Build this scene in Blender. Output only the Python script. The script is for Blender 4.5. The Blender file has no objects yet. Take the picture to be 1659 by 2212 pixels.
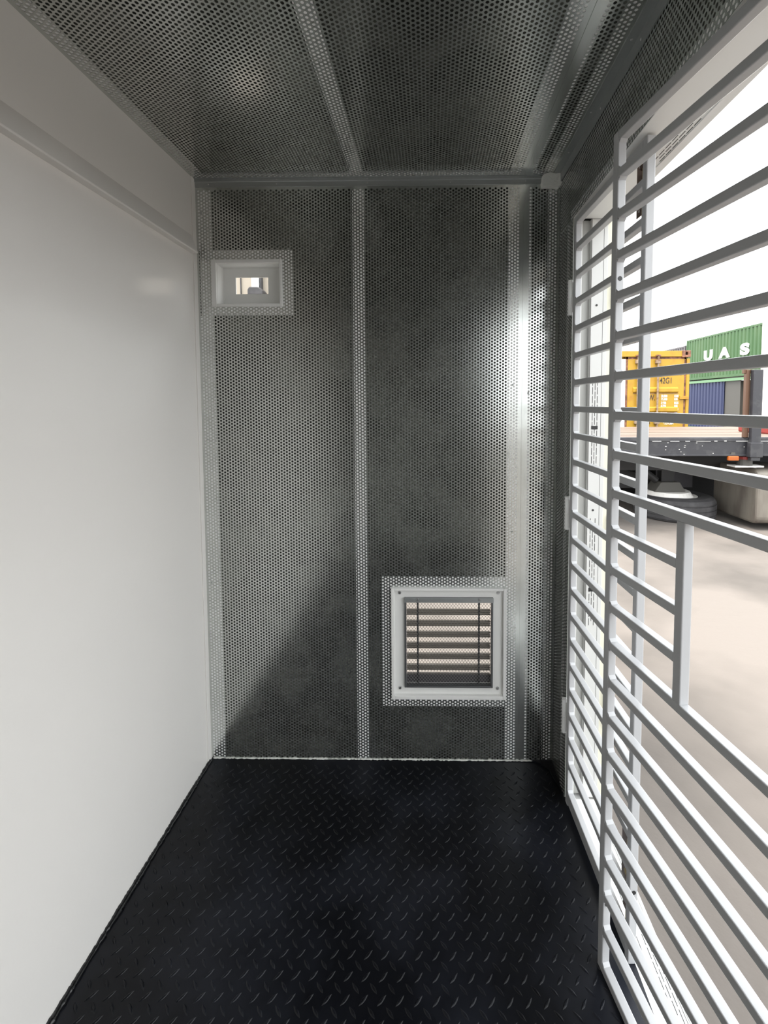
import bpy, math, random
import numpy as np
from mathutils import Vector, Matrix
S = bpy.context.scene
COL = S.collection
R = math.radians
# ------------------------------------------------------------------ camera
cam_d = bpy.data.cameras.new('camera'); cam = bpy.data.objects.new('camera', cam_d); COL.objects.link(cam)
CF, CX, CY, PITCH, YAW, ROLL, EYE = 959.98, 911.57, 922.87, .0537, -.0149, -.0027, 1.3829
cam_d.sensor_fit = 'VERTICAL'; cam_d.sensor_height = 36.0; cam_d.lens = CF*36/2212
cam_d.shift_x = (829.5-CX)/2212; cam_d.shift_y = (CY-1106)/2212
cam_d.clip_start = .02; cam_d.clip_end = 500
cp, sp, cw, sw = math.cos(PITCH), math.sin(PITCH), math.cos(YAW), math.sin(YAW)
fwd = Vector((sw*cp, cw*cp, -sp)); rgt = Vector((cw, -sw, 0)); upv = rgt.cross(fwd)
r2 = rgt*math.cos(ROLL)+upv*math.sin(ROLL); u2 = -rgt*math.sin(ROLL)+upv*math.cos(ROLL)
cam.matrix_world = Matrix(((r2.x, u2.x, -fwd.x, 0), (r2.y, u2.y, -fwd.y, 0), (r2.z, u2.z, -fwd.z, EYE), (0, 0, 0, 1)))
S.camera = cam
# ------------------------------------------------------------------ daylight: a blown-out overcast sky
w = bpy.data.worlds.new('overcast_sky'); S.world = w; w.use_nodes = True
bg = w.node_tree.nodes['Background']; bg.inputs[0].default_value = (.95, .98, 1.0, 1); bg.inputs[1].default_value = 3.8
S.view_settings.view_transform = 'Standard'; S.view_settings.look = 'None'; S.view_settings.gamma = 1
S.view_settings.exposure = 0.2; S.view_settings.use_curve_mapping = False
S.cycles.max_bounces = 10; S.cycles.diffuse_bounces = 6; S.cycles.glossy_bounces = 6
S.cycles.use_denoising = True
sun_d = bpy.data.lights.new('sun', 'SUN'); sun = bpy.data.objects.new('sun', sun_d); COL.objects.link(sun)
sun_d.energy = 9; sun_d.angle = R(30); sun_d.color = (1, .95, .88)
sun.rotation_euler = (R(8), R(-18), R(0))

# ------------------------------------------------------------------ materials
def mat(name, col, rough=.5, metal=0., noise=None, bump=None, spec=None):
    """noise=(scale, colour2, low, high[, stretch]); bump=(scale, strength, distance)"""
    m = bpy.data.materials.new(name); m.use_nodes = True
    nt = m.node_tree; N = nt.nodes; L = nt.links; b = N['Principled BSDF']
    b.inputs['Base Color'].default_value = (*col, 1); b.inputs['Roughness'].default_value = rough; b.inputs['Metallic'].default_value = metal
    if spec is not None: b.inputs['Specular IOR Level'].default_value = spec
    tc = N.new('ShaderNodeTexCoord')
    def nz(scale, stretch=(1, 1, 1), detail=4):
        mp = N.new('ShaderNodeMapping'); mp.inputs['Scale'].default_value = stretch; L.new(tc.outputs['Object'], mp.inputs[0])
        n = N.new('ShaderNodeTexNoise'); n.inputs['Scale'].default_value = scale; n.inputs['Detail'].default_value = detail
        L.new(mp.outputs[0], n.inputs['Vector']); return n.outputs[0]
    if noise:
        sc, c2, lo, hi = noise[:4]; o = nz(sc, noise[4] if len(noise) > 4 else (1, 1, 1))
        r = N.new('ShaderNodeValToRGB'); r.color_ramp.elements[0].position = lo; r.color_ramp.elements[1].position = hi
        r.color_ramp.elements[0].color = (*col, 1); r.color_ramp.elements[1].color = (*c2, 1)
        L.new(o, r.inputs[0]); L.new(r.outputs[0], b.inputs['Base Color'])
    if bump:
        o = nz(bump[0], bump[3] if len(bump) > 3 else (1, 1, 1)); bp = N.new('ShaderNodeBump'); bp.inputs['Strength'].default_value = bump[1]; bp.inputs['Distance'].default_value = bump[2]
        L.new(o, bp.inputs['Height']); L.new(bp.outputs[0], b.inputs['Normal'])
    return m
M = {}
M['galv'] = mat('galvanised_steel', (.66, .68, .655), .20, .90, noise=(7, (.55, .57, .545), .35, .7), bump=(2.2, .10, .01))
M['frontpaint'] = mat('grey_rear_panel_paint', (0.174, 0.1783, 0.1696), .6)
M['jamb'] = mat('door_frame_enamel', (.60, .60, .58), .4)
M['cut'] = mat('punched_hole_edge', (.12, .12, .115), .7)
M['trim'] = mat('folded_zinc_trim', (.46, .48, .48), .42, .8, bump=(30, .1, .002))
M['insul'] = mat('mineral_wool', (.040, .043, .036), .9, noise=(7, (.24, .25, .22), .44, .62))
M['wall'] = mat('cream_wall_paint', (.86, .835, .80), .14, bump=(220, .05, .001))
M['white'] = mat('white_paint', (.80, .80, .78), .35, bump=(60, .06, .002))
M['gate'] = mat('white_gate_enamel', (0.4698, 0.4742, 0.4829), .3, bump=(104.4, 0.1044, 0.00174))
M['stud'] = mat('white_primed_stud', (.95, .95, .94), .4)
M['brush'] = mat('brushed_white', (.36, .36, .34), .45, noise=(30, (.43, .43, .41), .4, .6, (1, 1, .05)))
M['beige'] = mat('beige_paint', (.70, .68, .55), .45)
M['floor'] = mat('black_floor_paint', (.0025, .003, .005), .31, noise=(3.2, (.011, .0125, .018), .44, .62), bump=(300, .15, .001), spec=.25)
M['black'] = mat('black_plastic', (.01, .01, .01), .5)
M['seal'] = mat('black_sealant', (.006, .006, .007), .22, bump=(70, .5, .004))
M['dark'] = mat('dark_slot', (.03, .03, .03), .7)
M['screw'] = mat('zinc_screw', (.6, .6, .6), .3, 1.)
M['mesh'] = mat('expanded_steel_mesh', (.30, .30, .30), .45, .7)
M['vframe'] = mat('grey_vent_frame', (.16, .165, .17), .4, .6)
M['louvre'] = mat('beige_grey_louvre', (.16, .145, .125), .5)
M['plaster'] = mat('grey_corner_putty', (.82, .82, .78), .8, bump=(120, .7, .004))
M['bronze'] = mat('bronze_bolt', (.10, .055, .035), .35, .7)
M['brass'] = mat('brass_pin', (.62, .50, .25), .3, .9)
M['ground'] = mat('concrete_yard', (0.1221, 0.1069, 0.095), .85, noise=(1.1, (0.06786, 0.05938, 0.05259), .42, .72), bump=(9, .35, .02))
M['yellow'] = mat('yellow_container_paint', (0.3654, 0.2132, 0.0087), .5, noise=(5, (0.3132, 0.1479, 0.0087), .5, .75))
M['rust'] = mat('rust', (.10, .045, .03), .8, noise=(14, (.30, .14, .08), .4, .7))
M['rod'] = mat('pale_rusty_rod', (0.2545, 0.1866, 0.1289), .55, noise=(12, (0.1357, 0.06786, 0.03393), .5, .7))
M['green'] = mat('green_container_paint', (0.02884, 0.08143, 0.02205), .55, noise=(1.3, (0.0509, 0.1018, 0.03732), .45, .7, (1, 1, .25)))
M['palegreen'] = mat('pale_green_rail', (0.1018, 0.1968, 0.1018), .55)
M['blue'] = mat('blue_container_paint', (0.01527, 0.02205, 0.06786), .55)
M['grey'] = mat('grey_container_paint', (0.05768, 0.05429, 0.0475), .6)
M['lilac'] = mat('faded_grey_purple', (0.07465, 0.06786, 0.07125), .6)
M['offwhite'] = mat('off_white_container_paint', (.88, .87, .83), .5, noise=(6, (.80, .74, .60), .6, .75))
M['letter'] = mat('white_letter_paint', (.92, .92, .9), .5)
M['ink'] = mat('dark_lettering', (.03, .02, .015), .6)
M['deck'] = mat('weathered_deck_boards', (0.133, 0.09438, 0.06864), .7, noise=(6, (0.0858, 0.05577, 0.03861), .45, .65, (.25, 6, 1)))
M['chassis'] = mat('black_chassis_paint', (0.02132, 0.02132, 0.02558), .45, noise=(9, (0.03349, 0.03349, 0.03654), .5, .6))
M['scuff'] = mat('bare_scuffed_edge', (.65, .63, .60), .5)
M['under'] = mat('dark_underbody', (.012, .011, .011), .7)
M['tyre'] = mat('worn_tyre_rubber', (0.03132, 0.02993, 0.03132), .75, noise=(8, (0.0522, 0.05011, 0.0522), .45, .7))
M['tank'] = mat('stained_aluminium_tank', (0.1683, 0.152, 0.1275), .45, .2, noise=(6, (0.1086, 0.09231, 0.07872), .42, .66, (1, 1, .3)))
M['orange'] = mat('orange_lens', (0.3054, 0.07465, 0.01018), .3)
M['red'] = mat('red_paint', (0.1866, 0.01357, 0.01018), .5)
M['cream'] = mat('cream_building_wall', (0.2714, 0.2375, 0.19), .7)
M['greyhouse'] = mat('dark_grey_housing', (.08, .075, .08), .4)

# ------------------------------------------------------------------ mesh helpers
class MB:
    def __init__(s): s.v = []; s.f = []
    def add(s, vs, fs):
        n = len(s.v); s.v += [tuple(v) for v in vs]; s.f += [tuple(i+n for i in f) for f in fs]; return s
    def box(s, a, b):
        (x0, y0, z0), (x1, y1, z1) = a, b
        return s.add([(x0, y0, z0), (x1, y0, z0), (x1, y1, z0), (x0, y1, z0), (x0, y0, z1), (x1, y0, z1), (x1, y1, z1), (x0, y1, z1)],
                     [(3, 2, 1, 0), (4, 5, 6, 7), (0, 1, 5, 4), (1, 2, 6, 5), (2, 3, 7, 6), (3, 0, 4, 7)])
    def cyl(s, p, q, r, n=12, r1=None):
        p, q = Vector(p), Vector(q); r1 = r if r1 is None else r1; d = (q-p).normalized()
        a = d.orthogonal().normalized(); b = d.cross(a)
        vs = []
        for c, rr in ((p, r), (q, r1)):
            for i in range(n):
                t = 2*math.pi*i/n; vs.append(c+a*rr*math.cos(t)+b*rr*math.sin(t))
        fs = [(i, (i+1) % n, n+(i+1) % n, n+i) for i in range(n)]+[tuple(range(n))[::-1], tuple(range(n, 2*n))]
        return s.add(vs, fs)
    def prism(s, prof, ax, a, b):
        """closed 2-D outline extruded along axis ax ('x': outline in y,z  'y': x,z  'z': x,y)"""
        def P(u, v, t): return {'x': (t, u, v), 'y': (u, t, v), 'z': (u, v, t)}[ax]
        n = len(prof); vs = [P(u, v, a) for u, v in prof]+[P(u, v, b) for u, v in prof]
        return s.add(vs, [(i, (i+1) % n, n+(i+1) % n, n+i) for i in range(n)]+[tuple(range(n))[::-1], tuple(range(n, 2*n))])
    def build(s, name, m, parent=None, bevel=0, smooth=False):
        me = bpy.data.meshes.new(name); me.from_pydata(s.v, [], s.f); me.update()
        import bmesh
        bm = bmesh.new(); bm.from_mesh(me); bmesh.ops.recalc_face_normals(bm, faces=bm.faces); bm.to_mesh(me); bm.free()
        me.materials.append(M[m] if isinstance(m, str) else m)
        if smooth: me.polygons.foreach_set('use_smooth', [True]*len(me.polygons))
        o = bpy.data.objects.new(name, me); COL.objects.link(o)
        if parent: o.parent = parent
        if bevel:
            md = o.modifiers.new('bevel', 'BEVEL'); md.width = bevel; md.segments = 2; md.limit_method = 'ANGLE'
        return o
def tag(o, label=None, cat=None, group=None, kind=None):
    if label: o['label'] = label
    if cat: o['category'] = cat
    if group: o['group'] = group
    if kind: o['kind'] = kind
    return o
def empty(name, loc=(0, 0, 0), rz=0):
    o = bpy.data.objects.new(name, None); COL.objects.link(o); o.location = loc; o.rotation_euler = (0, 0, rz); return o
def text(s, name, size, loc, rot, m, parent, ext=.002, bold=0, sx=1):
    c = bpy.data.curves.new(name, 'FONT'); c.body = s; c.size = size; c.extrude = ext; c.offset = bold; c.align_x = 'LEFT'
    t = bpy.data.objects.new('t', c); COL.objects.link(t)
    bpy.context.view_layer.update()
    me = bpy.data.meshes.new_from_object(t); bpy.data.objects.remove(t)
    me.materials.clear(); me.materials.append(M[m]); o = bpy.data.objects.new(name, me); COL.objects.link(o)
    o.location = loc; o.rotation_euler = rot; o.scale = (sx, 1, 1); o.parent = parent; return o

# ------------------------------------------------------------------ perforated sheet, every hole cut through
PITCH_H = .0118; CW = PITCH_H*.8660; HR = .0039; TH = .0006
def perforated(name, u0, u1, v0, v1, P, back, parent, skip=(), m='galv'):
    """holes fill u0..u1 x v0..v1 (u across the columns); P(u, v) -> point; back = vector into the wall"""
    nc = int((u1-u0)/CW+1e-6); us = u0+(u1-u0-nc*CW)/2
    nr = int((v1-v0)/PITCH_H)
    cu = []; cv = []
    for i in range(nc):
        off = 0 if i % 2 == 0 else PITCH_H/2
        k = nr-(1 if i % 2 else 0)
        cu += [us+(i+.5)*CW]*k; cv += [v0+off+(j+.5)*PITCH_H for j in range(k)]
    cu = np.array(cu); cv = np.array(cv)
    keep = np.ones(len(cu), bool)
    for (a, b, c, d) in skip: keep &= ~((cu > a) & (cu < b) & (cv > c) & (cv < d))
    cu = cu[keep]; cv = cv[keep]
    hw, hh = CW/2, PITCH_H/2
    ring = [(-hw, -hh), (-hw/3, -hh), (hw/3, -hh), (hw, -hh), (hw, -hh/3), (hw, hh/3), (hw, hh), (hw/3, hh), (-hw/3, hh), (-hw, hh), (-hw, hh/3), (-hw, -hh/3)]
    ang = [math.atan2(b, a) for a, b in ring]
    # evenly spaced inner ring aligned with the corner of the cell
    inn = []
    for k in range(12):
        t = math.radians(-135-3+k*30) if False else ang[0]+k*math.radians(30)
        inn.append((HR*math.cos(t), HR*math.sin(t)))
    tmpl = np.array(ring+inn+inn); n = len(cu)
    U = cu[:, None]+tmpl[:, 0]; V = cv[:, None]+tmpl[:, 1]
    o0, ou, ov = np.array(P(0, 0)), np.array(P(1, 0))-np.array(P(0, 0)), np.array(P(0, 1))-np.array(P(0, 0))
    co = o0+U[..., None]*ou+V[..., None]*ov
    co[:, 24:] += np.array(back)*TH
    co = co.reshape(-1, 3)
    q = []
    for k in range(12):
        j = (k+1) % 12; q.append((k, j, 12+j, 12+k)); q.append((12+k, 12+j, 24+j, 24+k))
    q = np.array(q); F = (q[None]+(np.arange(n)*36)[:, None, None]).reshape(-1, 4)
    # half cells closing the staggered ends
    ex = []; exf = []
    base = len(co)
    def quad(a, b, c, d):
        k = base+len(ex)
        for (x, y) in ((a, c), (b, c), (b, d), (a, d)): ex.append(o0+x*ou+y*ov)
        exf.append((k, k+1, k+2, k+3))
    for i in range(nc):
        a, b = us+i*CW, us+(i+1)*CW
        if i % 2:
            quad(a, b, v0, v0+PITCH_H/2); quad(a, b, v0+(nr-.5)*PITCH_H, v0+nr*PITCH_H)
    return co, F, ex, exf, base, o0, ou, ov, (us, us+nc*CW, v0, v0+nr*PITCH_H)
def sheet(name, full, holes, P, back, parent, skip=(), m='galv'):
    """full=(u0,u1,v0,v1) outline of the sheet, holes=(u0,u1,v0,v1) perforated field"""
    co, F, ex, exf, base, o0, ou, ov, (a, b, c, d) = perforated(name, *holes, P, back, parent, skip)
    ex = list(ex); exf = list(exf)
    A, B, C_, D_ = full
    for (x0, x1, y0, y1) in ((A, a, C_, D_), (b, B, C_, D_), (a, b, C_, c), (a, b, d, D_)):
        if x1-x0 > 1e-5 and y1-y0 > 1e-5:
            k = base+len(ex)
            for (x, y) in ((x0, y0), (x1, y0), (x1, y1), (x0, y1)): ex.append(o0+x*ou+y*ov)
            exf.append((k, k+1, k+2, k+3))
    V = np.vstack([co]+([np.array(ex)] if ex else [])); FF = np.vstack([F]+([np.array(exf)] if exf else []))
    me = bpy.data.meshes.new(name)
    me.vertices.add(len(V)); me.vertices.foreach_set('co', V.astype(np.float32).ravel())
    me.loops.add(FF.size); me.loops.foreach_set('vertex_index', FF.astype(np.int32).ravel())
    me.polygons.add(len(FF)); me.polygons.foreach_set('loop_start', np.arange(0, FF.size, 4, dtype=np.int32))
    me.update(calc_edges=True); me.materials.append(M[m]); me.materials.append(M['cut'])
    me.polygons.foreach_set('use_smooth', [False]*len(FF)); mi = np.zeros(len(FF), np.int32); mi[1:len(F):2] = 1; me.polygons.foreach_set('material_index', mi)
    o = bpy.data.objects.new(name, me); COL.objects.link(o); o.parent = parent; return o

XL, XR, YB, YF, ZT = -.853, .4725, 1.653, -.90, 2.2
J0, J1, ZH = 1.497, -.55, 1.985          # doorway: far jamb, near jamb, head
# ================================================================== STRUCTURE
# ---- floor: black chequer plate
fl = MB().box((XL-.02, YF, -.012), (XR+.035, YB+.02, 0))
lens = [(-1, 0), (-.72, .42), (-.3, .82), (.2, .95), (.62, .62), (1, 0), (.72, -.42), (.3, -.82), (-.2, -.95), (-.62, -.62)]
L2, W2, SP = .0145, .0040, .0425
random.seed(3)
def lug(cx, cy, s):
    ca, sa = math.cos(s*R(47)), math.sin(s*R(47)); vs = []
    for k, zz in ((1, 0), (.72, .0013), (.3, .0018)):
        for (a, b) in lens:
            a2, b2 = a*L2*(k if k > .5 else .5), b*W2*k
            vs.append((cx+a2*ca-b2*sa, cy+a2*sa+b2*ca, zz))
    n = 10; fs = []
    for r in (0, 1):
        for i in range(n): fs.append((r*n+i, r*n+(i+1) % n, (r+1)*n+(i+1) % n, (r+1)*n+i))
    fs.append(tuple(range(2*n, 3*n))); fl.add(vs, fs)
LX, LY = .0158, 1.126
for i in range(-24, 14):
    for j in range(-46, 16):
        x, y = LX+i*SP, LY+j*SP
        for (xx, yy, s) in ((x, y, 1), (x+SP/2, y+SP/2, -1)):
            if XL+.03 < xx < XR-.02 and YF+.05 < yy < YB-.03: lug(xx, yy, s)
floor = tag(fl.build('floor', 'floor'), kind='structure')
# ---- back wall
wb = MB()
HB = (-.778, -.545, 1.751, 1.897); VB = (-.105, .255, .29, .655)
def frame_boxes(mb, x0, x1, z0, z1, holes, y0, y1):
    """a slab x0..x1, z0..z1 with rectangular holes, cut as column strips"""
    xs = sorted({x0, x1, *[h[0] for h in holes], *[h[1] for h in holes]})
    for a, b in zip(xs, xs[1:]):
        zz = [z0]
        for h in sorted([h for h in holes if h[0] <= a and h[1] >= b], key=lambda h: h[2]): zz += [h[2], h[3]]
        zz.append(z1)
        for c, d in zip(zz[::2], zz[1::2]):
            if d > c: mb.box((a, y0, c), (b, y1, d))
frame_boxes(wb, XL-.01, XR+.1, -.0, ZT+.02, [HB, VB], YB+.008, YB+.03)
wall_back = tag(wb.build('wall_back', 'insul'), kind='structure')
Pb = lambda u, v: (u, YB, v)
sk = [(HB[0]-.012, HB[1]+.004, HB[2]-.004, HB[3]+.008), (-.138, .288, .258, .68)]
sheet('perforated_sheet', (XL, .3472, 0, ZT), (-.846, .333, .004, 2.171), Pb, (0, 1, 0), wall_back, sk)
sheet('perforated_sheet', (.3486, XR, 0, ZT), (.3635, .4685, .004, 2.171), Pb, (0, 1, 0), wall_back)
def stud(x0, x1, z0, z1, parent, holes=()):
    m = MB(); frame_boxes(m, x0, x1, z0, z1, holes, YB+.0008, YB+.0075); return m.build('stud', 'stud', parent)
stud(-.850, -.797, 0, 1.709, wall_back); stud(-.850, -.797, 1.947, 2.17, wall_back)
stud(-.277, -.235, 0, 2.17, wall_back); stud(.293, .338, 0, .216, wall_back); stud(.323, .338, .216, .726, wall_back); stud(.293, .338, .726, 2.17, wall_back)
stud(.355, .3765, 0, 2.17, wall_back); stud(.434, .472, 0, 2.17, wall_back)
m = MB(); frame_boxes(m, -.8395, -.500, 1.710, 1.946, [HB], YB+.0008, YB+.0075); m.build('window_backing', 'stud', wall_back)
m = MB(); frame_boxes(m, -.180, .3225, .217, .725, [(-.13, .28, .27, .67)], YB+.0008, YB+.0075); m.build('vent_backing', 'stud', wall_back)
m = MB(); m.box((.3445, YB-.0012, 0), (.3515, YB+.0005, 2.171)); m.build('joint_strip', 'galv', wall_back)
def rivets(pts, ax, parent, r=.003, m='screw', name='rivet'):
    for p in pts:
        p = Vector(p); a = Vector(ax)
        MB().cyl(p, p+a*.0015, r, 10, r*.6).build(name, m, parent)
rivets([(x, YB, z) for x, z in [(-.253, 1.9), (-.253, 1.35), (-.26, .82), (-.262, .35), (.311, 2.0), (.311, 1.45), (.312, .9), (.368, 1.98), (.368, 1.42), (.368, .3), (-.83, 2.08), (-.83, 1.25), (-.83, .7), (.455, 1.8), (.455, 1.0), (.455, .4)]], (0, -1, 0), wall_back, .0035, 'trim')
outer = MB(); frame_boxes(outer, XL-.12, .59, -.05, 2.32, [(-.83, -.53, 1.75, 1.96), (-.12, .27, .20, .655)], YB+.085, YB+.105)
outer.build('outer_skin', 'white', wall_back)
# ---- ceiling
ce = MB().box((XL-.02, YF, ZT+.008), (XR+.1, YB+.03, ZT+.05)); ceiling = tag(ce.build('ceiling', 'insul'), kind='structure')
Pc = lambda u, v: (u, v, ZT)
CY0 = .20
sheet('perforated_sheet', (XL, .3472, CY0, YB), (-.846, .333, CY0+.005, 1.645), Pc, (0, 0, 1), ceiling)
sheet('perforated_sheet', (.3486, XR, CY0, YB), (.3635, .444, CY0+.005, 1.645), Pc, (0, 0, 1), ceiling)
MB().box((XL, YF, ZT), (XR, CY0, ZT+.0012)).build('plain_sheet', 'galv', ceiling)
def cstud(x0, x1, y0, y1): return MB().box((x0, y0, ZT+.0008), (x1, y1, ZT+.0075)).build('stud', 'stud', ceiling)
cstud(-.850, -.808, CY0, 1.652); cstud(-.277, -.235, CY0, 1.62); cstud(.293, .338, CY0, 1.62); cstud(.355, .3765, CY0, 1.62); cstud(.412, .45, CY0, 1.62)
cstud(-.805, .45, 1.622, 1.652)
MB().box((.3445, CY0, ZT-.0012), (.3515, YB, ZT+.0005)).build('joint_strip', 'galv', ceiling)
rivets([(x, y, ZT) for x, y in [(-.255, 1.1), (-.255, 1.4), (.325, 1.02), (.372, 1.02), (.325, 1.25), (.372, 1.25), (.325, 1.5), (.372, 1.5)]], (0, 0, -1), ceiling, .0035)
# blob of putty smeared over the ceiling holes
# ---- trims
t1 = MB().prism([(YB, 2.171), (YB-.0025, 2.171), (YB-.0035, 2.1865), (YB-.006, 2.1885), (YB-.006, ZT-.002), (YB-.012, ZT-.002), (YB-.012, ZT), (YB, ZT)], 'x', XL+.002, XR)
trim1 = tag(t1.build('trim_1', 'trim'), kind='structure')
rivets([(x, YB-.004, 2.180) for x in (-.80, -.55, -.22, .08, .35)]+[(-.22, YB-.006, 2.194), (-.55, YB-.006, 2.194)], (0, -1, 0), trim1)
t2 = MB().prism([(XR, 2.168), (XR-.0025, 2.168), (XR-.0035, ZT-.003), (XR-.026, ZT-.003), (XR-.026, ZT), (XR, ZT)], 'y', CY0, YB)
trim2 = tag(t2.build('trim_2', 'trim'), kind='structure')
rivets([(XR-.015, y, ZT-.003) for y in (1.05, 1.3, 1.5)], (0, 0, -1), trim2); rivets([(XR-.0035, y, 2.182) for y in (1.03, 1.26, 1.47)], (-1, 0, 0), trim2)
# ---- left wall
wl = MB().box((XL-.1, YF, -.01), (XL, YB+.03, ZT+.02)); wall_left = tag(wl.build('wall_left', 'wall'), kind='structure')
tl = MB().prism([(XL, 1.924), (XL+.0235, 1.924), (XL+.0245, 1.928), (XL+.002, 1.9885), (XL, 1.9885)], 'y', YF, 1.62)
tag(tl.build('trim_3', 'wall', bevel=.001), kind='structure')
tag(MB().box((XL, 1.628, 0), (XL+.0035, YB, ZT)).build('trim_4', 'wall', bevel=.001), kind='structure')
# ---- right wall: strip beside the corner, head over the doorway, wall behind the camera
wr = MB().box((XR+.008, J0+.03, 0), (.585, YB+.03, ZT+.02)).box((XR+.008, J1, ZH+.012), (.585, J0+.03, ZT+.02)).box((XR, YF, -.01), (.585, J1, ZT+.02))
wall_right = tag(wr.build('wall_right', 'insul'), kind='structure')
Pr = lambda u, v: (XR, u, v)
Pr2 = lambda u, v: (XR, v, u)
sheet('perforated_sheet', (J0-.011, YB, 0, ZH), (J0-.0105, YB-.0040, .0005, ZH), Pr, (1, 0, 0), wall_right)
sheet('perforated_sheet', (ZH, ZT, J1, YB), (ZH+.0005, 2.1696, J1+.004, YB-.004), Pr2, (1, 0, 0), wall_right)
MB().box((XR+.0008, J1, ZH+.0005), (XR+.0075, J0+.02, ZH+.034)).build('stud', 'stud', wall_right)
MB().box((XR+.0008, J0+.03, 0), (XR+.0075, J0+.052, ZH)).build('stud', 'stud', wall_right)
MB().box((.585, J0+.031, -.25), (.59, YB+.1, 2.32)).box((.585, J1, ZH+.031), (.59, J0+.031, 2.32)).box((.585, YF, -.25), (.59, J1, 2.32)).build('outer_skin', 'white', wall_right)
# ---- wall behind the camera
tag(MB().box((XL-.1, YF-.06, -.01), (.59, YF, ZT+.02)).build('wall_front', 'frontpaint'), kind='structure')
tag(MB().box((XL-.14, YF-.08, 2.27), (.62, YB+.12, 2.33)).build('roof', 'white'), 'flat white steel roof over the perforated cabin', kind='structure')
tag(MB().box((XL-.12, YF-.06, -.25), (.585, YB+.1, -.013)).build('base', 'white'), kind='structure')
# ---- doorway lining
def slots(cols, z0, z1, put, L=.024, g=.005, w=.0016):
    for c, x in enumerate(cols):
        z = z0+(L+g)/2*(c % 2)
        while z+L < z1: put(x-w/2, x+w/2, z, z+L); z += L+g
dj = MB().box((XR+.0012, J0+.018, 0), (.537, J0+.03, ZH)).box((XR+.0012, J0, 0), (XR+.034, J0+.0178, ZH)).box((.536, J0, 0), (.590, J0+.03, ZH))
door1 = tag(dj.build('door_1', 'jamb', bevel=.001), kind='structure')
MB().box((XR+.036, J0+.0165, 0), (.534, J0+.018, ZH)).build('brushed_strip', 'brush', door1)
g = MB(); g.box((.5365, J0-.0006, 0), (.5377, J0+.001, ZH)); g.box((.5765, J0-.0006, 0), (.5772, J0+.001, ZH)); g.build('joint_line', 'dark', door1)
sm = MB()
for a, b in ((1.15, 1.475), (.62, 1.0)):
    slots((.548, .556, .564), a, b, lambda x0, x1, z0, z1: sm.box((x0, J0-.0006, z0), (x1, J0+.001, z1)))
sm.build('vent_slot', 'dark', door1)
for z in (1.300, .745): MB().box((.5455, J0-.0012, z-.006), (.5665, J0+.001, z+.006)).build('strike_plate', 'black', door1)
for z in (1.865, 1.705, 1.02, .47): MB().cyl((.556, J0, z), (.556, J0-.0015, z), .0035, 12).build('screw_head', 'dark', door1)
# head and sill of the doorway
hd = MB().box((XR+.0012, J1, ZH), (.59, J0, ZH+.012)).prism([(.582, ZH-.003), (.605, ZH-.003), (.605, ZH+.03), (.582, ZH+.03)], 'y', J1, J0)
door2 = tag(hd.build('trim_5', 'white', bevel=.001), kind='structure')
sm = MB()
for a, b in ((.985, 1.165), (.15, .5)):
    slots((.563, .571, .579), a, b, lambda x0, x1, z0, z1: sm.box((x0, z0, ZH-.0006), (x1, z1, ZH+.001)))
sm.build('vent_slot', 'dark', door2)
MB().cyl((.556, 1.02, ZH), (.556, 1.02, ZH-.002), .005, 12).build('screw_head', 'bronze', door2)
si = MB().box((XR+.036, J1, -.014), (.59, J0, -.006)).box((.583, J1, -.25), (.592, J0+.01, -.004))
sill = tag(si.build('trim_6', 'white', bevel=.001), kind='structure')
sm = MB(); slots((.555, .563, .571), .93, 1.10, lambda x0, x1, z0, z1: sm.box((x0, z0, -.0065), (x1, z1, -.0055))); sm.build('vent_slot', 'dark', sill)
g = MB(); g.box((.538, J1, -.0065), (.5395, J0, -.0055)); g.box((.578, J1, -.0065), (.579, J0, -.0055)); g.build('joint_line', 'dark', sill)
tag(MB().box((XR+.034, J1, -.03), (XR+.04, J0, -.013)).build('trim_7', 'dark'), kind='structure')
# ---- sealant bead along the left floor edge and paint crumbs along the back
sb = []
random.seed(8)
def bead(name, pts, rads, m, n=8):
    mb = MB(); rings = []
    for k, (p, r) in enumerate(zip(pts, rads)):
        d = (Vector(pts[min(k+1, len(pts)-1)])-Vector(pts[max(k-1, 0)])).normalized(); a = Vector((0, 0, 1)); b = d.cross(a).normalized()
        for i in range(n):
            t = 2*math.pi*i/n; rings.append(Vector(p)+b*r*math.cos(t)+a*r*.8*math.sin(t))
    fs = [(k*n+i, k*n+(i+1) % n, (k+1)*n+(i+1) % n, (k+1)*n+i) for k in range(len(pts)-1) for i in range(n)]
    mb.add(rings, fs); return mb.build(name, m, smooth=True)
ys = [YF+.02+k*.005 for k in range(int((YB-YF-.03)/.005))]
b = bead('trim_8', [(XL+.004+random.uniform(-.001, .001), y, .002) for y in ys], [.0085+random.uniform(-.0022, .0026)+.0015*math.sin(y*23) for y in ys], 'seal'); tag(b, kind='structure')
xs = [XL+.01+k*.006 for k in range(int((XR-XL-.02)/.006))]
b = bead('trim_9', [(x, YB-.002, .003+random.uniform(-.001, .001)) for x in xs], [random.choice((.0012, .002, .003, .0035)) for x in xs], 'plaster', 6); tag(b, kind='structure')
# dark radius fillet in the floor corner by the doorway
tag(MB().prism([(XR, 1.52), (XR-.012, 1.56), (XR-.02, 1.60), (XR-.045, 1.635), (XR-.08, YB), (XR, YB)], 'z', 0, .006).build('trim_10', 'floor'), kind='structure')

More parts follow.
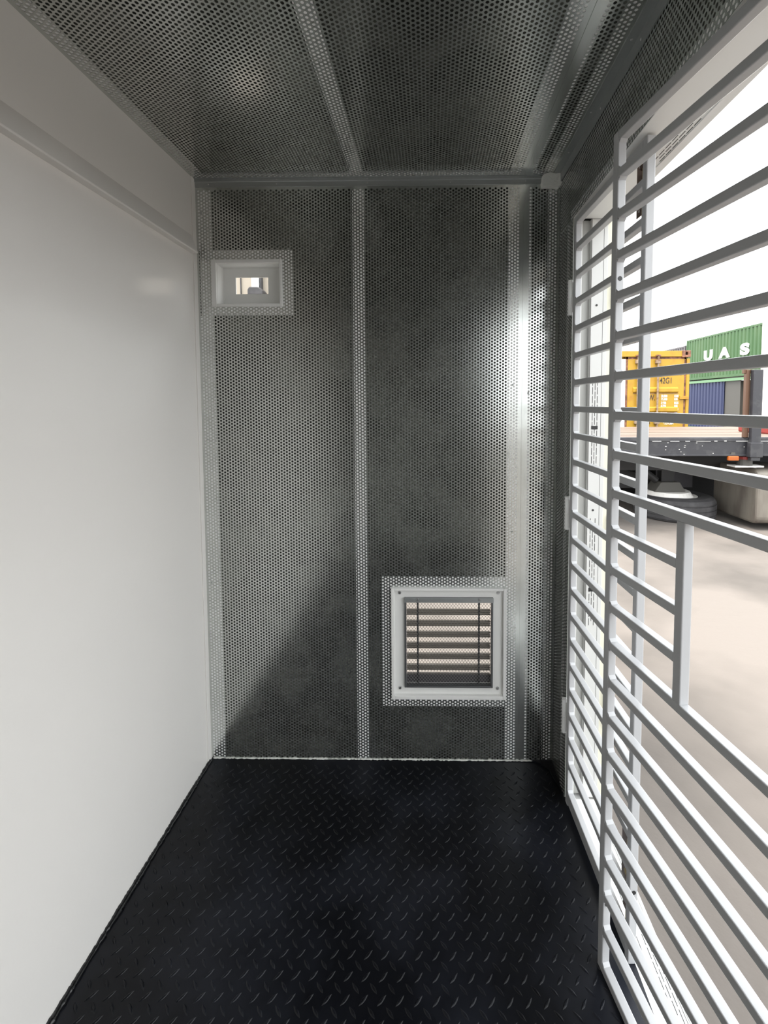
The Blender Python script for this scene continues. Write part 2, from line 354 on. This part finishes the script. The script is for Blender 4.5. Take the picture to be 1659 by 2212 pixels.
# ================================================================== THINGS IN THE CABIN
# ---- putty block in the top corner
pb = MB(); random.seed(5)
n = 14; prof = []
for k in range(n):
    t = k/n
    per = t*4; e = int(per); q = per-e
    X0, X1, Z0, Z1 = .405, .474, 2.150, 2.2
    p = [(X0+(X1-X0)*q, Z0), (X1, Z0+(Z1-Z0)*q), (X1-(X1-X0)*q, Z1), (X0, Z1-(Z1-Z0)*q)][e]
    prof.append((p[0]+random.uniform(-.002, .002), p[1]+random.uniform(-.004, .002)))
pb.prism(prof, 'y', YB-.026, YB-.003)
tag(pb.build('corner_block', 'plaster', bevel=.003), 'pale grey putty covered block in the top corner where ceiling, back and door walls meet', 'block')
# ---- small viewing window
vw = empty('viewing_window', (-.6615, YB, 1.751))
tag(vw, 'small recessed white viewing window high on the perforated back wall', 'window')
ox, oz = -.6615, 1.751
def local(mb, name, m, parent, org, **k):
    mb.v = [(x-org[0], y-org[1], z-org[2]) for x, y, z in mb.v]; return mb.build(name, m, parent, **k)
O1 = (ox, YB, oz)
m = MB(); frame_boxes(m, -.797, -.536, 1.740, 1.911, [(-.778, -.545, 1.751, 1.897)], YB-.009, YB+.002)
local(m, 'frame', 'white', vw, O1, bevel=.0022)
m = MB(); frame_boxes(m, -.782, -.541, 1.747, 1.901, [(-.777, -.546, 1.752, 1.896)], YB, YB+.052); local(m, 'reveal', 'white', vw, O1)
HH = (-.7305, -.607, 1.799, 1.861)
m = MB(); frame_boxes(m, -.782, -.541, 1.747, 1.901, [HH], YB+.050, YB+.056); local(m, 'back_plate', 'white', vw, O1)
# ---- louvred vent
lv = empty('louvred_vent', (.075, YB, .253)); tag(lv, 'square louvred vent with wire mesh in a raised white frame, low on the back wall', 'vent')
O2 = (.075, YB, .253)
m = MB(); frame_boxes(m, -.143, .293, .253, .686, [(-.131, .281, .268, .677)], YB-.016, YB+.001); local(m, 'frame', 'white', lv, O2, bevel=.002)
m = MB(); frame_boxes(m, -.133, .283, .266, .679, [(-.088, .238, .302, .640)], YB-.001, YB+.002); local(m, 'mounting_plate', 'white', lv, O2)
for x in (-.1115, .262):
    for z in (.292, .665):
        m = MB().cyl((x, YB-.001, z), (x, YB-.006, z), .0065, 14, .0045).box((x-.004, YB-.0068, z-.0008), (x+.004, YB-.0055, z+.0008)); local(m, 'screw', 'screw', lv, O2)
m = MB(); frame_boxes(m, -.093, .243, .297, .648, [(-.086, .236, .304, .630)], YB-.010, YB+.012); local(m, 'grille_frame', 'vframe', lv, O2, bevel=.001)
m = MB().box((-.093, YB-.012, .631), (.244, YB-.0095, .648)); gs = local(m, 'top_flange', 'trim', lv, O2)
for x in (-.043, .191):
    m = MB().cyl((x, YB-.012, .643), (x, YB-.015, .643), .005, 12, .003); local(m, 'rivet', 'screw', lv, O2)
# expanded mesh: crossing wires
me_ = MB(); pw, ph = .0118, .0138; r_ = .00055
x0, x1, z0, z1 = -.086, .236, .304, .631
c0 = -40
for s in (1, -1):
    sl = s*ph/pw
    for k in range(-60, 90):
        b0 = z0+k*ph-(0 if s > 0 else 0)
        # line z=b0+sl*(x-x0)
        pts = []
        xa, xb = x0, x1
        za, zb = b0, b0+sl*(x1-x0)
        lo, hi = (z0, z1)
        def xa_at(z): return x0+(z-b0)/sl
        if s > 0:
            if za < lo: xa = xa_at(lo)
            if zb > hi: xb = xa_at(hi)
        else:
            if za > hi: xa = xa_at(hi)
            if zb < lo: xb = xa_at(lo)
        if xb-xa < .002 or xa < x0-1e-6 or xb > x1+1e-6: continue
        me_.cyl((xa, YB-.002+.0004*s, b0+sl*(xa-x0)), (xb, YB-.002+.0004*s, b0+sl*(xb-x0)), r_, 5)
local(me_, 'wire_mesh', 'mesh', lv, O2)
for x in (-.043, .191):
    m = MB().box((x-.0035, YB+.006, .304), (x+.0035, YB+.009, .631)); local(m, 'tie_bar', 'dark', lv, O2)
for z in (.577, .533, .489, .445, .402, .358):
    for q in range(3):
        zz = z+.0085-q*.0085
        m = MB().prism([(YB+.020, zz-.001), (YB+.036, zz-.0035), (YB+.037, zz-.0005), (YB+.020, zz+.0022)], 'x', -.086, .236); local(m, 'louvre', 'louvre', lv, O2)
local(MB().box((-.086, YB+.015, .304), (.236, YB+.03, .334)), 'bottom_blade', 'greyhouse', lv, O2)
m = MB(); frame_boxes(m, -.107, .257, .288, .657, [(-.1045, .2545, .2905, .6545)], YB+.0125, YB+.088); local(m, 'duct', 'vframe', lv, O2)
# ---- barred gates
PZ = .0891; T = .020
def tube(s0, s1, z0, z1, t0=0, t1=T): return MB().box((t0, -s1, z0), (t1, -s0, z1))
def make_gate(name, loc, ang, L, label, group, cut=None, zt=1.898, PZ=.0891, zb=T):
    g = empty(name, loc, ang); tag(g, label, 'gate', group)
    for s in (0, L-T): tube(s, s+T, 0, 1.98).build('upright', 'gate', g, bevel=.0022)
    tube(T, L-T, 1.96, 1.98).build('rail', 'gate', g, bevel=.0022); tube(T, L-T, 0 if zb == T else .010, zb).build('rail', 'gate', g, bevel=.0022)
    proto = {}; wp = {}
    for k in range(1, 22):
        z = zt-(k-1)*PZ
        segs = [(T-.001, L-T+.001)]
        if cut and 9 < k < 13: segs = [(T-.001, cut[0]+.001), (cut[1]+T-.001, L-T+.001)]
        for sg in segs:
            if sg not in proto:
                o = tube(*sg, -.0185, 0, .0004, T-.0004).build('bar', 'gate', g, bevel=.0020); proto[sg] = o
            else: o = proto[sg].copy(); COL.objects.link(o); o.parent = g
            o.location = (0, 0, z)
    if cut:
        for c in cut: tube(c, c+T, zt-12*PZ-.001, zt-8*PZ-.0175).build('hatch_post', 'gate', g, bevel=.002)
    # weld fillets at the inner corners of the free upright
    for k in range(0, 23):
        z = 1.9785 if k == 0 else zt-(k-1)*PZ if k < 22 else zb
        for q, (zz, d) in enumerate(((z-.0185, -1), (z, 1))):
            if not .01 < zz < 1.97: continue
            if q not in wp: o = wp[q] = MB().prism([(-T, 0), (-T-.006, 0), (-T, d*.006)], 'x', .002, T-.001).build('weld', 'gate', g)
            else: o = wp[q].copy(); COL.objects.link(o); o.parent = g
            o.location = (0, 0, zz)
    return g
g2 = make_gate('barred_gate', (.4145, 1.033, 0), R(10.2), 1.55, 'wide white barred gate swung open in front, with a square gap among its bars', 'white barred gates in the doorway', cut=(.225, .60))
for z in (1.66, .175):
    MB().cyl((.010, -T, z), (.010, -T-.0008, z), .0052, 14).build('bolt_hole', 'black', g2)
a1 = math.atan2(.0165, .45)
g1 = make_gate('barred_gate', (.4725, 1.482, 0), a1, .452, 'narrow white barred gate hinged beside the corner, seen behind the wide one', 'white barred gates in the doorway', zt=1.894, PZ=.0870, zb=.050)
for z0, z1 in ((1.672, 1.785), (.956, 1.067), (.243, .362)):
    zm = (z0+z1)/2
    MB().cyl((-.004, .010, z0), (-.004, .010, zm-.0005), .0085, 14).cyl((-.004, .010, zm+.0005), (-.004, .010, z1), .0085, 14).cyl((-.004, .010, z0+.002), (-.004, .010, z1-.002), .006, 10).box((-.002, 0, z0+.008), (.006, .012, z1-.008)).build('hinge', 'stud', g1)
for z in (1.648, .188): MB().cyl((.010, -.4525, z), (.010, -.4515-.0015, z), .0052, 14).build('bolt_hole', 'black', g1)
# tower bolts on the free edge of the narrow gate, above and below
def tower_bolt(z0, z1, rod, label):
    b = empty('tower_bolt', (.4725, 1.482, 0), a1); tag(b, label, 'bolt', 'bronze bolts behind the narrow gate'); zc = (z0+z1)/2
    MB().box((T+.016, -.415, z0), (T+.019, -.335, z1)).build('plate', 'bronze', b, bevel=.001)
    MB().cyl((T+.009, -.385, rod[0]), (T+.009, -.385, rod[1]), .0045, 12).build('rod', 'brass', b)
    MB().cyl((T+.008, -.385, zc), (T+.002, -.385, zc), .0055, 12, .0075).build('knob', 'brass', b)
    for z in (z0+.02, z1-.03): MB().prism([(T+.016, -.402), (T+.003, -.397), (T+.003, -.373), (T+.016, -.368)], 'z', z, z+.014).build('guide', 'bronze', b, bevel=.001)
    for q in (-.353, -.408):
        for z in (z0+.012, zc, z1-.012): MB().cyl((T+.016, q, z), (T+.0142, q, z), .0032, 10).build('screw', 'screw', b)
    MB().box((T+.0002, -.402, z0), (T+.016, -.397, z1)).build('bracket', 'bronze', b)
    return b
tower_bolt(1.842, 1.972, (1.80, 1.978), 'bronze tower bolt with a brass knob at the top of the narrow gate')
tower_bolt(.045, .290, (.012, .30), 'long bronze tower bolt at the foot of the narrow gate')
clip = MB().cyl((.497, 1.10, 1.984), (.503, 1.075, 1.965), .0018, 6).cyl((.503, 1.075, 1.965), (.510, 1.10, 1.955), .0018, 6).cyl((.510, 1.10, 1.955), (.514, 1.08, 1.945), .0018, 6)
tag(clip.build('wire_clip', 'screw'), 'small bent wire clip hanging from the door head beside the upper bolt', 'clip')
# ---- outer door folded back against the outside
od = empty('outer_door', (.5905, J0+.012, 0)); tag(od, 'solid white outer door folded back outside, only its beige edge showing beyond the slotted jamb', 'door')
MB().box((.003, 0, 0), (.052, .86, 1.98)).build('slab', 'white', od, bevel=.002)
MB().box((.0005, -.008, 0), (.036, 0, 1.98)).build('edge_strip', 'beige', od)
for z in (1.70, .93, .32): MB().cyl((.022, -.012, z), (.022, -.012, z+.07), .007, 12).build('hinge', 'beige', od)
MB().cyl((.028, -.010, .28), (.028, -.010, .31), .006, 10).box((.02, -.02, .26), (.03, -.006, .285)).build('spring_catch', 'brass', od)

# ================================================================== OUTSIDE
G = -.25
tag(MB().box((-60, -60, G-.3), (120, 120, G)).build('ground', 'ground'), kind='structure')
def corrug(mb, ax, a, b, face, depth, z0, z1, pitch=.28, out=-1):
    """corrugated panel: runs along ax from a to b, outer plane at face"""
    pts = []; u = a; prof = [(0, 0), (.25, 0), (.40, 1), (.65, 1), (.80, 0)]
    while u < b:
        for q, d in prof:
            if u+q*pitch <= b: pts.append((u+q*pitch, face+(-out)*d*depth))
        u += pitch
    pts.append((b, pts[-1][1])); n = len(pts); vs = []
    for z in (z0, z1):
        for p, q in pts: vs.append((q, p, z) if ax == 'y' else (p, q, z))
    mb.add(vs, [(i, i+1, n+i+1, n+i) for i in range(n-1)])
    return mb
def container(name, X0, X1, Y0, Y1, Z0, Z1, m, label, group=None, face='x', castings=True):
    c = empty(name, ((X0+X1)/2, (Y0+Y1)/2, Z0)); tag(c, label, 'container', group); o = ((X0+X1)/2, (Y0+Y1)/2, Z0)
    b = MB().box((X0+.06, Y0+.06, Z0+.1), (X1-.06, Y1-.06, Z1-.03)); local(b, 'body', m, c, o)
    p = MB(); corrug(p, 'y', Y0+.12, Y1-.12, X0, .045, Z0+.14, Z1-.1); local(p, 'side_panel', m, c, o)
    p = MB(); corrug(p, 'x', X0+.12, X1-.12, Y0, .045, Z0+.14, Z1-.1); local(p, 'end_panel', m, c, o)
    f = MB()
    for z, h in ((Z0, .14), (Z1-.1, .1)):
        f.box((X0-.005, Y0, z), (X0+.07, Y1, z+h)); f.box((X0, Y0-.005, z), (X1, Y0+.07, z+h)); f.box((X1-.07, Y0, z), (X1, Y1, z+h))
    for x in (X0-.012, X1-.12):
        for y in (Y0-.012, Y1-.12): f.box((x, y, Z0-.003), (x+.135, y+.135, Z1+.006))
    local(f, 'frame', m, c, o)
    return c, o
# green containers row, seen along their sides
gc, go = container('shipping_container', 17, 19.44, 17.9, 29.75, 2.83, 5.44, 'green', 'green shipping container with big white letters, stacked on top behind the yellow one')
rot = (R(90), 0, R(-90))
for ch, y, sx in (('U', 27.85, 1.5), ('A', 26.35, 1.5), ('S', 24.62, 1.75)):
    text(ch, 'letter', .78, (17-.02-go[0], y-go[1], 3.98-go[2]), rot, 'letter', gc, .01, .045, sx)
bc = empty('shipping_container', (18.2, 23.8, G)); tag(bc, 'container with pale green rail and blue panel, beneath the lettered green one', 'container'); bo = (18.2, 23.8, G)
m = MB().box((17, 17.9, 2.60), (17.1, 29.75, 2.72)).box((17.03, 17.9, 2.72), (17.1, 29.75, 2.76)); local(m, 'top_rail', 'palegreen', bc, bo)
m = MB(); corrug(m, 'y', 25.97, 29.6, 17.05, .06, G+.1, 2.60, .30); m.box((17.12, 25.97, G+.1), (17.2, 29.6, 2.6)); local(m, 'blue_panel', 'blue', bc, bo)
m = MB(); corrug(m, 'y', 17.9, 25.97, 17.5, .06, G+.1, 2.60, .30); m.box((17.58, 17.9, G+.1), (19.4, 25.9, 2.6)); m.box((17.1, 24.7, G+.1), (17.5, 25.968, 2.6)); local(m, 'grey_panel', 'grey', bc, bo)
m = MB().box((17, 17.9, G), (19.44, 29.75, G+.1)).box((17, 29.6, G), (19.44, 29.75, 2.6)); local(m, 'base_frame', 'green', bc, bo)
container('shipping_container', 17.1, 19.5, 30.1, 42, 2.7, 5.16, 'lilac', 'faded grey purple container just showing above the yellow one')
container('shipping_container', 17.1, 19.5, 30.1, 42, G, 2.65, 'grey', 'dark grey container at ground level behind the yellow one')
container('shipping_container', 11.31, 21, 12.9, 15.35, G, 2.62, 'offwhite', 'off white container at ground level at the right edge of the yard')
container('shipping_container', 11.31, 21, 12.9, 15.35, 2.65, 5.5, 'offwhite', 'off white container stacked on another at the right edge of the yard')
# yellow container, door end towards the cabin
YD, yx0, yx1, yz0, yz1 = 8.9, 2.74, 5.165, -.19, 2.405
yc = empty('shipping_container', (3.95, YD, G)); tag(yc, 'rusty yellow shipping container with closed doors and dark lettering, just beyond the trailer', 'container'); yo = (3.95, YD, G)
m = MB().box((yx0+.03, YD+.1, G), (yx1-.03, YD+12, yz1-.02)); local(m, 'body', 'yellow', yc, yo)
m = MB().box((yx0, YD, yz1-.115), (yx1-.155, YD+.12, yz1)); local(m, 'header', 'yellow', yc, yo, bevel=.006)
m = MB().box((yx1-.06, YD+.01, yz0), (yx1, YD+.12, yz1-.15)); local(m, 'corner_post', 'yellow', yc, yo, bevel=.005)
m = MB().box((yx0, YD+.01, yz0), (yx0+.06, YD+.12, yz1)); local(m, 'corner_post', 'yellow', yc, yo, bevel=.005)
m = MB(); frame_boxes(m, yx1-.165, yx1, yz1-.13, yz1+.005, [(yx1-.105, yx1-.055, yz1-.085, yz1-.03)], YD-.02, YD+.12); local(m, 'corner_casting', 'rust', yc, yo, bevel=.008)
m = MB().box((yx1-.11, YD-.018, yz1-.09), (yx1-.05, YD+.05, yz1-.025))
local(MB().box((yx1-.11, YD+.04, yz1-.09), (yx1-.05, YD+.05, yz1-.025)), 'casting_pocket', 'under', yc, yo)
gz = yz1-.115
m = MB().box((3.92, YD+.03, gz-.045), (yx1-.06, YD+.06, gz)).box((3.915, YD+.03, yz0), (3.955, YD+.06, gz)).box((yx1-.10, YD+.03, yz0), (yx1-.06, YD+.06, gz)); local(m, 'gasket', 'rust', yc, yo)
d = MB()
zz = [yz0+.05, .72, 1.26, 1.41, 1.42, 1.68, 1.69, gz-.045]
d.box((3.955, YD+.02, yz0+.05), (yx1-.10, YD+.055, gz-.045))
door = local(d, 'door', 'yellow', yc, yo, bevel=.006)
def sub(mb, name, mm, **k): mb.v = [(x-yo[0], y-yo[1], z-yo[2]) for x, y, z in mb.v]; return mb.build(name, mm, door, **k)
for z in (1.195, 1.58, .55, .1):
    sub(MB().prism([(YD+.02, z-.005), (YD-.004, z+.02), (YD-.004, z+.085), (YD+.02, z+.11)], 'x', 4.06, yx1-.22), 'door_rib', 'yellow', bevel=.003)
    sub(MB().box((4.06, YD+.014, z-.013), (yx1-.22, YD+.0195, z-.004)), 'rib_shadow_rust', 'rust')  # rust strip whose dark colour also paints the shade under each rib
for x in (4.135, 4.525):
    sub(MB().cyl((x, YD-.03, yz0+.05), (x, YD-.03, gz+.02), .019, 12), 'lock_rod', 'rod', smooth=False)
    for z in (gz-.10, 1.0): sub(MB().box((x-.045, YD-.052, z-.035), (x+.045, YD+.018, z+.035)), 'rod_bracket', 'rod', bevel=.004)
    sub(MB().box((x-.04, YD-.055, gz+.005), (x+.04, YD, gz+.035)), 'keeper', 'rust', bevel=.004)
for z in (2.05, 1.48, .75, .1):
    if z != 2.05: sub(MB().box((yx1-.19, YD-.012, z-.03), (yx1-.02, YD+.02, z+.035)), 'hinge', 'yellow', bevel=.004)
tr = (R(90), 0, 0)
def ytext(s, size, x, z, mm='ink', bold=.001): text(s, 'lettering', size, (x-yo[0], YD+.017-yo[1], z-yo[2]), tr, mm, door, .001, bold, .68)
ytext('42G1', .165, 4.585, 1.765); ytext('330620 0', .165, 4.60, 1.925)
ytext('W.', .155, 4.37, 1.43); ytext('P', .12, 4.37, .92)
for k, s in enumerate(('32.500', '71.650', '3.980', '8.774', '28.520', '62.876')):
    ytext(s, .065, 4.62, 1.492-k*.062-(.012 if k > 1 else 0), 'letter', .002); ytext(('KGS', 'LBS')[k % 2], .065, 4.88, 1.492-k*.062-(.012 if k > 1 else 0), 'letter', .002)
ytext('67.5 CBM', .07, 4.68, .95, 'letter', .002)
pd = MB().box((yx0+.08, YD+.02, yz0+.05), (3.91, YD+.055, gz-.045)); local(pd, 'door', 'offwhite', yc, yo, bevel=.005)
# ---- flatbed trailer
tl_ = empty('flatbed_trailer', (5, 6.8, G)); tag(tl_, 'black flatbed trailer with weathered timber deck standing across the yard', 'trailer'); to = (5, 6.8, G)
DZ, TY0, TY1, TX0, TX1 = .948, 5.6, 8.1, 1.9, 12.5
for k in range(14):
    y = TY0+.06+k*(TY1-TY0-.08)/14
    local(MB().box((TX0, y, DZ-.04), (TX1, y+(TY1-TY0-.08)/14-.006, DZ+random.uniform(-.002, .002))), 'deck_board', 'deck', tl_, to)
local(MB().box((TX0, TY0, DZ-.235), (TX1, TY0+.06, DZ)).box((TX0, TY0-.012, DZ-.05), (TX1, TY0, DZ-.015)).box((TX0, TY0-.012, DZ-.235), (TX1, TY0, DZ-.215)), 'side_rail', 'chassis', tl_, to, bevel=.004)
m = MB(); random.seed(11); x = 2.8
while x < 4.7:
    l = random.uniform(.02, .22); m.box((x, TY0-.0135, DZ-.050), (x+l, TY0-.0115, DZ-.050+random.uniform(.003, .010))); x += l+random.uniform(.01, .12)
for k in range(22):
    x = random.uniform(2.8, 4.7); z = DZ-random.uniform(.06, .23); m.box((x, TY0-.003, z), (x+random.uniform(.005, .02), TY0+.001, z+.006))
local(m, 'scuff_mark', 'scuff', tl_, to)
local(MB().box((3.985, TY0-.075, .66), (4.10, TY0-.013, 1.785)), 'stake', 'chassis', tl_, to, bevel=.006)
local(MB().box((3.965, TY0-.09, DZ-.245), (4.12, TY0-.012, DZ-.06)), 'stake_pocket', 'chassis', tl_, to, bevel=.008)
local(MB().box((3.925, TY0-.03, DZ), (3.975, TY0+.02, 1.785)).box((3.90, TY0-.02, 1.74), (4.14, TY0+.02, 1.79)), 'end_post', 'bronze', tl_, to, bevel=.004)
for y in (6.35, 7.2): local(MB().box((TX0, y, .42), (TX1, y+.12, .905)), 'chassis_beam', 'under', tl_, to)
for x in (2.3, 3.1, 3.9, 4.7, 5.5): local(MB().box((x, TY0+.06, .78), (x+.07, TY1, .905)), 'cross_member', 'under', tl_, to)
local(MB().box((2.0, 7.5, -.2), (5.4, 8.0, .78)), 'shade_block', 'under', tl_, to)  # added black block standing in for the deep shade under the trailer
local(MB().box((3.60, 7.0, .05), (4.15, 7.05, .62)), 'mud_flap', 'greyhouse', tl_, to)
local(MB().box((3.745, TY0-.03, .655), (3.875, TY0+.02, .715)), 'marker_lamp', 'orange', tl_, to, bevel=.012)
local(MB().prism([(3.775, .714), (3.845, .714), (3.83, .76), (3.79, .76)], 'y', TY0-.01, TY0+.01), 'lamp_bracket', 'grey', tl_, to)
local(MB().cyl((4.03, TY0+.1, .585), (4.03, TY0+.1, .665), .085, 16), 'clamp', 'grey', tl_, to)
local(MB().cyl((4.03, TY0+.1, .665), (4.03, TY0+.1, .70), .095, 16), 'clamp_ring', 'red', tl_, to)
local(MB().box((3.86, TY0+.02, .565), (4.22, TY0+.18, .585)), 'clamp_plate', 'scuff', tl_, to, bevel=.003)
m = MB()
pr = []
rr = .10
for (cx, cz, a0) in ((6.5-rr, .54-rr, 0), (5.62+rr, .54-rr, 90), (5.62+rr, -.17+rr, 180), (6.5-rr, -.17+rr, 270)):
    for k in range(6): t = R(a0+k*18); pr.append((cx+rr*math.cos(t), cz+rr*math.sin(t)))
m.prism(pr, 'x', 4.15, 5.5)
tank = local(m, 'fuel_tank', 'tank', tl_, to, bevel=.03)
local(MB().cyl((4.22, 5.8, .54), (4.22, 5.8, .575), .03, 12), 'filler_cap', 'scuff', tl_, to)
local(MB().prism([(2.35, .42), (2.75, .42), (3.35, .28), (3.5, .18), (3.2, .1), (2.7, .1)], 'y', 6.7, 6.9), 'landing_gear', 'under', tl_, to)
# ---- tyre lying on the ground with a hub on it
ty = empty('truck_tyre', (3.56, 6.45, G)); tag(ty, 'worn truck tyre lying flat on the ground under the trailer', 'tyre')
m = MB(); prof = [(.30, .30), (.34, .315), (.44, .315), (.50, .295), (.525, .255), (.525, .235), (.515, .232), (.515, .224), (.53, .22), (.53, .165), (.518, .162), (.518, .153), (.53, .15), (.53, .095), (.518, .092), (.518, .083), (.525, .08), (.52, .04), (.50, .01), (.44, 0), (.34, 0), (.30, .02)]
n = 48; k = len(prof)
vs = [(r*math.cos(2*math.pi*i/n), r*math.sin(2*math.pi*i/n), z) for i in range(n) for r, z in prof]
m.add(vs, [(i*k+j, ((i+1) % n)*k+j, ((i+1) % n)*k+(j+1) % k, i*k+(j+1) % k) for i in range(n) for j in range(k)])
m.build('tread', 'tyre', ty)
MB().cyl((0, 0, .05), (0, 0, .30), .30, 32).cyl((-.1, 0, .30), (-.1, 0, .37), .33, 32, .29).build('rim', 'scuff', ty)
lg = empty('landing_foot', (3.42, 6.42, G+.37)); tag(lg, 'dark steel support foot standing on the hub of the flat tyre', 'jack')
MB().prism([(-.22, 0), (.22, 0), (.13, .14), (-.13, .14)], 'y', -.14, .14).build('foot', 'grey', lg, bevel=.01)
MB().box((-.09, -.06, .14), (.09, .06, .40)).cyl((-.13, 0, .14), (-.45, .05, .40), .05, 10).build('leg', 'under', lg)
rc = MB().box((4.62, 6.1, DZ), (5.4, 6.7, DZ+.10)); tag(rc.build('tarpaulin', 'red', bevel=.02), 'folded red sheet lying on the trailer deck by the right edge', 'tarpaulin')
# ---- behind the back wall: what shows through the viewing window and the vent
tag(MB().box((-6, 5.0, G), (1.6, 5.3, 4.2)).build('neighbouring_building', 'cream'), 'plain cream wall of a building seen through the viewing window', 'building')
wbx = MB().box((-1.945, 4.93, 2.655), (-1.868, 5.0, 2.90))
tag(wbx.build('junction_box', 'letter', bevel=.006), 'white box on the cream wall seen through the viewing window', 'box')
tag(MB().box((-1.862, 4.95, 2.64), (-1.840, 5.0, 3.1)).build('conduit', 'tyre'), 'grey conduit on the cream wall right of the white box', 'pipe')
tag(MB().box((-2.09, 4.985, G), (-2.083, 5.0, 4.2)).build('joint_strip', 'tyre'), 'thin grey joint line down the cream wall left of the white box', 'joint')
lamp = empty('wall_lamp', (-1.87, 4.9, 2.56)); tag(lamp, 'dark grey rounded housing below the white box on the cream wall', 'lamp')
m = MB(); pr = [(-.09, 0), (-.09, .06), (-.07, .09), (.02, .088), (.055, .075), (.075, .045), (.078, 0)]
m.prism(pr, 'y', -.05, .1); m.build('housing', 'tyre', lamp, bevel=.012)
